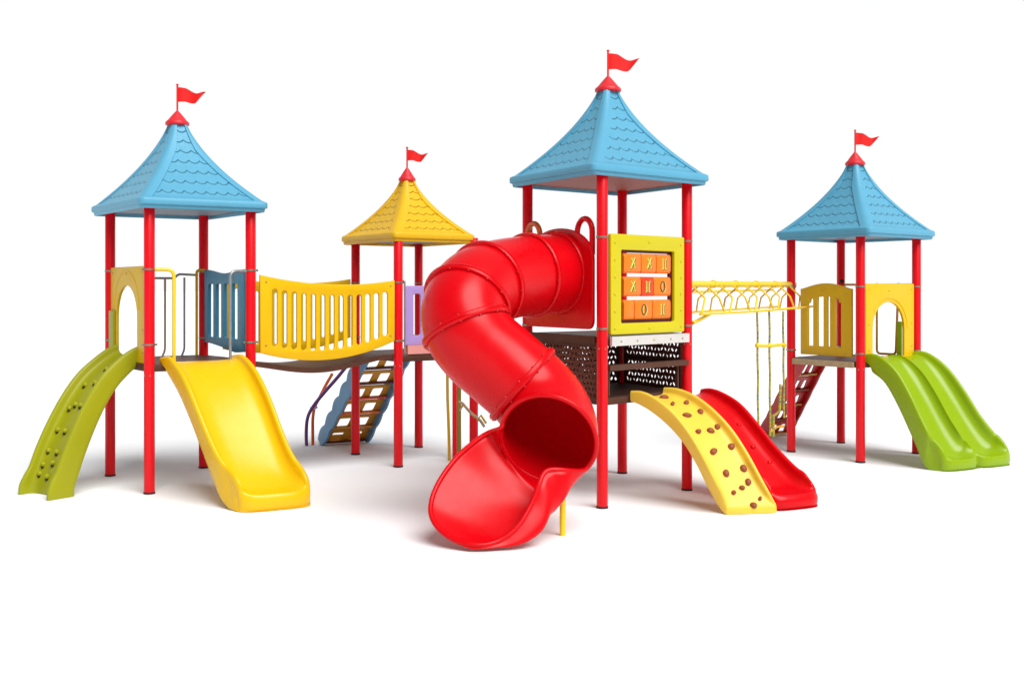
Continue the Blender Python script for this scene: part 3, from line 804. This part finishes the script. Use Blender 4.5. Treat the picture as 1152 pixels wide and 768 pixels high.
_, sec_s = slide('chute', skeys(tcs, ees, prof, (.88, .48), (lx1, ly1)), RED, rs, rr=.026, flat=.5, wexp=.75, lobe=.11)
for tg in ((830.5, 478), (847.6, 502.5), (865.7, 521.5)): hold(sec_s, tg, rs, RED, .034, .026, .026, .1, 'knob')

# ------------------------------------------------------------------ tube slide
ts = thing('tube_slide', 'big red twisting tube slide with an open scoop exit at its foot', 'tube slide', gp(545, 288))
mid = lerp(C[1], C[0], .50); nP = V(f6[1].y, -f6[1].x, 0)
# entry plate
zc = 2.37
def plate_loop():
    u0, u1 = .06, L6 - .075; c = (u0 + u1) / 2; r = (u1 - u0) / 2
    pts = rrect(u0, 1.76, u1, 2.0, .09)[6 + 0:0] if False else []
    for k in range(7): a = PI + PI / 2 * k / 6; pts.append((u0 + .09 + .09 * math.cos(a), 1.79 + .09 + .09 * math.sin(a)))
    for k in range(7): a = -PI / 2 + PI / 2 * k / 6; pts.append((u1 - .09 + .09 * math.cos(a), 1.79 + .09 + .09 * math.sin(a)))
    for k in range(25): a = PI * k / 24; pts.append((c + r * math.cos(a), 2.50 + .34 * math.sin(a)))
    return pts
ep = panel2d('entry_plate', [plate_loop()], f6, .04, RED, ts, .01, .05)
for u in (.15, L6 - .27):
    pts = [fp(f6, u - .13, 2.55, .02)] + [fp(f6, u + .13 * -math.cos(PI * k / 12), 2.78 + .14 * math.sin(PI * k / 12), .02) for k in range(13)] + [fp(f6, u + .13, 2.55, .02)]
    MB().tube(pts, .030, 12).build('handle', ORP if u < .5 else RED, ep)
R0 = .405
path = [at(636, 306, 11.30), at(612, 308, 11.08), at(585, 311, 10.82), at(556, 317, 10.52), at(535, 327, 10.24), at(523, 346, 10.04), at(525, 369, 9.94), at(541, 391, 9.92), at(564, 411, 9.92), at(590, 434, 9.90)]
rows = catmull([(*p, 0) for p in path], 66)
TP = [V(*r[:3]) for r in rows]
T0 = (TP[-1] - TP[-3]).normalized(); T1 = V(-.27, -.90, -.34).normalized()
th_ = T0.angle(T1); nn_ = (T1 - T0 * T0.dot(T1)).normalized(); RB = .475
for k in range(1, 25):
    a = th_ * k / 24; TP.append(TP[66] + T0 * (RB * math.sin(a)) + nn_ * (RB * (1 - math.cos(a))))
def frames(P):
    fr_ = []
    for i in range(len(P)):
        T = (P[min(i + 1, len(P) - 1)] - P[max(0, i - 1)]).normalized()
        up = (V(0, 0, 1) - T * T.z).normalized(); sd = T.cross(up).normalized(); fr_.append((P[i], T, up, sd))
    return fr_
FT = frames(TP)
def seg_tube(i0, i1, name='tube_segment', r=R0):
    SEG = 56; rings = []
    idx = list(range(i0, i1 + 1))
    for sgn, rad in ((0, r), (1, r - .012)):
        for i in (idx if sgn == 0 else idx[::-1]):
            P, T, up, sd = FT[i]; gr_ = .030 * max(0, (i - 66) / 24)
            rings.append([P + (up * math.cos(2 * PI * k / SEG) + sd * math.sin(2 * PI * k / SEG)) * (rad + gr_) for k in range(SEG)])
    rings.append(rings[0])
    n = len(rings[0]); mb = MB(); mb.loft(rings[:-1], caps=False)
    m = len(rings) - 1
    mb.f += [((m - 1) * n + k, (m - 1) * n + (k + 1) % n, (k + 1) % n, k) for k in range(n)]; mb.mi += [0] * n
    return mb.build(name, RED, ts, 60)
joints = [4, 12, 25, 34, 44, 65]
bounds = [0] + joints + [90]
segs = []
for a, b in zip(bounds[:-1], bounds[1:]): segs.append(seg_tube(a, b))
def flange(i, parent, r=R0, w=.030, h=.033, nb=14):
    P, T, up, sd = FT[i]
    prof = [(r - .002, -w), (r + h * .75, -w), (r + h, -w * .6), (r + h, -.004), (r + h * .8, -.002), (r + h * .8, .002), (r + h, .004), (r + h, w * .6), (r + h * .75, w), (r - .002, w)]
    f_ = MB().lathe(P, prof, 64, T).build('flange', RED, parent, 45)
    for k in range(nb):
        a = 2 * PI * k / nb + .1; d = up * math.cos(a) + sd * math.sin(a)
        MB().lathe(P + d * (r + h * .45) - T * (w + .008), [(.009, 0), (.010, .006), (.010, w * 2 + .010), (.009, w * 2 + .016)], 8, T).build('flange_bolt', DRD, parent)
for j, i in enumerate(joints): flange(i, segs[j])
# exit scoop: sections hang between the two rims of the open trough
Pe, Te, upe, sde = FT[-1]
def ringpt(px, py):
    best = min(range(360), key=lambda k: (lambda q: (proj(q)[0] - px) ** 2 + (proj(q)[1] - py) ** 2)(Pe + (upe * math.cos(math.radians(k)) + sde * math.sin(math.radians(k))) * (R0 + .03)))
    return best
def rp(k, r=R0 + .030): return Pe + (upe * math.cos(math.radians(k)) + sde * math.sin(math.radians(k))) * r
kL, kR = ringpt(570, 480), ringpt(657, 524)
if ((kL - kR) % 360) < 180: kM = kR + ((kL - kR) % 360) / 2; sgn_ = 1
else: kM = kL + ((kR - kL) % 360) / 2; sgn_ = -1
JL, JR, JB = rp(kL), rp(kR), rp(kM)
print('scoop', kL, kR, proj(Pe), proj(JL), proj(JR), proj(JB))
def row(L_, B_, R_): return (*L_, *B_, *R_)
keys = [(*JL, *JB, *JR), row(at(555, 483, 9.66), at(610, 552, 9.45), at(637, 528, 9.31)), row(at(536, 495, 9.62), at(606, 570, 9.35), at(615, 529, 9.27)), row(at(514, 514, 9.55), at(592, 580, 9.28), at(607, 543, 9.20)),
        row(at(496, 538, 9.43), at(580, 597, 9.16), at(599, 564, 9.14)), row(at(486, 560, 9.31), at(564, 606, 9.09), at(587, 586, 9.06)), row(at(485, 580, 9.18), at(550, 611, 9.02), at(574, 600, 9.01)),
        row(at(496, 597, 9.07), at(538, 614, 8.97), at(561, 608, 8.98)), row(at(513, 608, 8.99), at(534, 615.5, 8.93), at(549, 612, 8.95)), row(at(528, 612, 8.95), at(533, 615, 8.93), at(537, 613, 8.94))]
rw = catmull(keys, 56); rings = []; NA = 40; rimL = []; rimR = []
for ri_, r in enumerate(rw):
    bl_ = min(1, ri_ / 9); bl_ = bl_ * bl_ * (3 - 2 * bl_)
    L_, B_, R_ = V(*r[:3]), V(*r[3:6]), V(*r[6:9]); M_ = (L_ + R_) / 2; H_ = (L_ - R_) / 2; D_ = B_ - M_
    inn = []
    for k in range(NA + 1):
        a = PI * k / NA; q_ = M_ + H_ * math.cos(a) + D_ * math.sin(a) ** .85
        ka = kL - ((kL - kR) % 360) * k / NA if sgn_ > 0 else kL + ((kR - kL) % 360) * k / NA
        q2 = rp(ka, R0 + .022) + (q_ - (JL + H_ * (math.cos(a) - 1) * 1)) * 0 + Te * (.0 + .02 * ri_)
        inn.append(lerp(q2, q_, bl_))
    out = [q + (q - M_).normalized() * .016 if (q - M_).length > 1e-4 else q for q in inn]
    for q in inn: q.z = max(q.z, .020)
    for q in out: q.z = max(q.z, .004)
    rings.append(inn + out[::-1]); rimL.append(inn[0]); rimR.append(inn[-1])
sc_ = MB().loft(rings).build('exit_scoop', RED, ts, 60)
upper = [rp(k_) for k_ in [kR + ((kL - kR) % 360) * q / 40 if sgn_ < 0 else kR - ((kR - kL) % 360) * q / 40 for q in range(1, 40)]]
rim = rimL + rimR[::-1] + upper
rim = [rim[-1]] + rim + []
pts = []
for q in rim:
    if not pts or (q - pts[-1]).length > .012: pts.append(q)
for _ in range(3): pts = [(pts[i - 1] + pts[i] * 2 + pts[(i + 1) % len(pts)]) / 4 for i in range(len(pts))]
pts.append(pts[0]); pts.append(pts[1])
MB().tube(pts, .023, 12).build('rolled_rim', RED, sc_, 70)
MB().tube([rp(kR + ((kL - kR) % 360) * q / 20 if sgn_ > 0 else kL + ((kR - kL) % 360) * q / 20, R0 + .024) for q in range(21)], .010, 8).build('inner_seam', RED, sc_, 70)
# yellow support legs
for x, a, zt, dx in ((633, 277, .38, -.075), (616, 253, .30, -.03)):
    g0 = gp(x, a); pipe('support_leg', [g0, g0 + V(0, 0, zt), g0 + V(dx * 2, -.02, zt + .03)], .027 if x > 620 else .03, YPI, ts, .07)

# ------------------------------------------------------------------ overhead bars from C to D
ob = thing('overhead_ladder', 'yellow overhead bars with bent rods joining the tallest and the rightmost tower', 'monkey bars', lerp(C[3], D[1], .5))
a0, a1 = C[3], D[1]; fo, LO = fr(a0, a1)
MB().tube([fp(fo, .04, 2.255), fp(fo, LO + .12, 2.262)], .036, 16).build('top_bar', YPI, ob)
bar2 = MB().tube([fp(fo, .04, 2.16, -.25), fp(fo, LO, 2.19, -.25)], .014, 10).build('top_bar', YPI, ob)
lowr = MB().tube(arc_pipe([fp(fo, .03, 1.925, .14), fp(fo, LO * .5, 1.93, .16), fp(fo, LO + .22, 1.965, .26), fp(fo, LO + .25, 2.2, .20)], .05), .015, 10).build('lower_bar', YPI, ob)
MB().tube([fp(fo, .03, 1.93, -.20), fp(fo, LO - .05, 1.96, -.16)], .013, 10).build('lower_bar', YPI, ob)
NR = 9
for k in range(NR):
    u = .16 + (LO - .10) * k / (NR - 1) * .97
    dd = .20 * (1 if k % 2 else -1)
    MB().tube(arc_pipe([fp(fo, u - .08, 2.24, .02), fp(fo, u + .05, 2.10, .12), fp(fo, u + .02 + dd * .6, 1.935, .15)], .012), .012, 8).build('bent_rod', YPI, ob)
    MB().tube(arc_pipe([fp(fo, u + .16, 2.24, .0), fp(fo, u - .03, 2.09, -.10), fp(fo, u + .12, 1.94, -.19)], .012), .011, 8).build('bent_rod', YPI if k % 3 else OCH, ob)
for k in range(6):
    u = .05 + (LO) * k / 5
    MB().lathe(fp(fo, u - .02, 2.255 + .007 * k / 5), [(.036, 0), (.045, .003), (.045, .05), (.036, .053)], 16, fo[1]).build('collar', YPI, ob)
pipe('brace', [fp(fo, .02, 1.83, .06), fp(fo, .16, 1.87, .1), fp(fo, .34, 1.93, .13)], .020, YPI, ob, .08)
# hanging ropes
ro_ = thing('rope_ladder', 'thin multicoloured hanging ropes with a yellow rung below the overhead bars', 'rope ladder', gp(866, 200))
rp = []
for x, yb in ((852.5, 484), (866, 490), (881.5, 470)):
    Yr = 13.35 + (x - 866) * .012
    p0, p1 = at(x - .5, 350, Yr), at(x + .5, yb, Yr)
    pts = [lerp(p0, p1, k / 16) + V(.003 * math.sin(k * 1.1 + x), 0, 0) for k in range(17)]
    MB().tube(pts, .014, 8).build('rope', ROPEM, ro_); rp.append((x, Yr))
MB().tube([at(851, 388.5, 13.17), at(866, 389, 13.33), at(883, 387, 13.52)], .020, 10).build('rung', YPI, ro_)
for x, Y_ in ((852, 13.18), (866, 13.35), (882, 13.53)): MB().ball(at(x, 388.5, Y_), .034, .034, .034, seg=10).build('knot', YPI, ro_)
MB().tube([at(878, 432, 13.5), at(877, 462, 13.5), at(870, 468, 13.4), at(870, 491, 13.4)], .018, 8).build('rope', ROPEM, ro_)
MB().tube([at(866, 486, 13.35), at(874, 480, 13.45), at(882, 479, 13.52)], .014, 8).build('rung', OCH, ro_)

# ------------------------------------------------------------------ stair ramps at the back
def stair(t, topc, botc, lat_t, lat_b, w, ztop, ms, mt, mr, n, wave=.03, th=.15):
    """two wavy side boards, a sloping back sheet with windows and thin treads"""
    topc = V(topc.x, topc.y, ztop); botc = V(botc.x, botc.y, .02)
    for s in (-1, 1):
        rings = []; NN = 60
        for i in range(NN + 1):
            k = i / NN; c = lerp(topc, botc, k); lt_ = lerp(lat_t, lat_b, k).normalized(); T = (botc - topc).normalized(); N = lt_.cross(T); N = N if N.z > 0 else -N
            c = c + lt_ * (s * w / 2); up = th * .5 + wave * abs(math.sin(PI * n * k)); dn = th * .5 + wave * .5 * abs(math.sin(PI * n * k + .6))
            pts = [c + N * up - lt_ * .016, c + N * up + lt_ * .016, c - N * dn + lt_ * .016, c - N * dn - lt_ * .016]
            for q in pts: q.z = max(q.z, .004)
            rings.append(pts)
        MB().loft(rings).build('side_board', ms, t, 30)
    for k in range(n):
        a = (k + .08) / n; b = (k + .98) / n
        A_ = lerp(topc, botc, a); B_ = lerp(topc, botc, b); lt_ = lerp(lat_t, lat_b, (a + b) / 2).normalized(); D_ = (B_ - A_); LL = D_.length
        fr_ = (A_ - lt_ * (w / 2 - .02), lt_, D_.normalized()); ww = w - .04
        panel2d('riser', [rrect(0, 0, ww, LL, .01), rrect(ww * .15, LL * .22, ww * .41, LL * .84, .02), rrect(ww * .59, LL * .22, ww * .85, LL * .84, .02)], fr_, .02, mt, t, .003)
        c = B_; fwd = V(botc.x - topc.x, botc.y - topc.y, 0).normalized()
        MB().box(c + fwd * -.03 + V(0, 0, .01), w - .05, .11, .025, lt_, fwd).build('tread', mr[k % len(mr)], t)
bt = thing('stair_ramp', 'light blue wavy sided stair ramp with ochre steps behind the yellow roofed tower', 'stair', gp(384, 173))
bl0, bl1 = gp(361, 175), gp(410, 172)
lt_b = (bl1 - bl0).normalized(); lt_t = (B[2] - B[1]).normalized()
stair(bt, lerp(B[1], B[2], .48), lerp(bl0, bl1, .5), lt_t, lt_b, .66, 1.32, STB, OCH, [MAR, MAR, ORD, ORG, OCH], 6, .055, .19)
MB().box(lerp(bl0, bl1, .5) + V(0, 0, .07), .60, .03, .12, lt_b, V(-lt_b.y, lt_b.x, 0)).build('toe_board', OCH, bt)
rt = thing('stair_ramp', 'dark red stair ramp with slotted steps behind the rightmost tower', 'stair', gp(872, 166))
rl0, rl1 = gp(856, 166), gp(886, 163)
stair(rt, lerp(D[1], D[2], .42), lerp(rl0, rl1, .5), (D[2] - D[1]).normalized(), (rl1 - rl0).normalized(), .52, 1.22, DRD, DRD, [OCH, STN], 5, .012, .16)

# ------------------------------------------------------------------ bent pipes left of the blue stair
hp = thing('curved_rails', 'pair of bent purple and orange pipes standing left of the light blue stair', 'climbing rails', gp(348, 175))
Yh = 15.0
pp = catmull([(*at(x, y, Yh - k * .1), 0) for k, (x, y) in enumerate(((345, 501.5), (344.5, 488), (346, 470), (353, 456), (366, 440), (380, 424), (393, 408)))], 30)
MB().tube([V(*p[:3]) for p in pp], .024, 10).build('rail', PUR, hp)
pp = catmull([(*at(x, y, Yh + .05), 0) for x, y in ((352, 500.5), (351.8, 485), (352, 470), (354, 458), (359, 448), (366, 434), (374, 420))], 30)
MB().tube([V(*p[:3]) for p in pp], .022, 10).build('rail', ORP, hp)
MB().tube([at(350, 459, Yh - .2), at(356, 458, Yh)], .02, 8).build('rail_link', PUR, hp)
# short strut near the back post of tower A
# ------------------------------------------------------------------ pole climber behind the tube
pc = thing('pole_climber', 'thin yellow, red and olive poles with a twisted branch seen under the tube slide', 'climbing poles', gp(510, 192))
def gz(x, a, z): p = gp(x, a); p.z = z; return p
MB().tube([gz(505.5, 193, 0), gz(505, 193, .35), gz(503.5, 193, .8), gz(503, 193, 1.4)], .019, 10).build('pole', YOL, pc)
MB().tube([gz(511.5, 195, 0), gz(511.5, 195, 1.4)], .030, 12).build('pole', POST, pc)
MB().tube([gz(516.5, 190, 0), gz(516.5, 190, 1.4)], .028, 12).build('pole', mat('olive_pipe', (.24, .22, .02), .4), pc)
Yb = 13.4
MB().tube(arc_pipe([at(516, 452, Yb), at(520, 453, Yb), at(530, 465, Yb), at(540, 472, Yb), at(545, 480, Yb)], .06), .018, 10).build('branch', TAN, pc)
MB().tube([at(517, 462, Yb), at(521, 455, Yb)], .013, 8).build('branch', TAN, pc)
MB().tube([at(537, 473, Yb), at(541, 467, Yb), at(547, 476, Yb)], .016, 8).build('branch', YOL, pc)
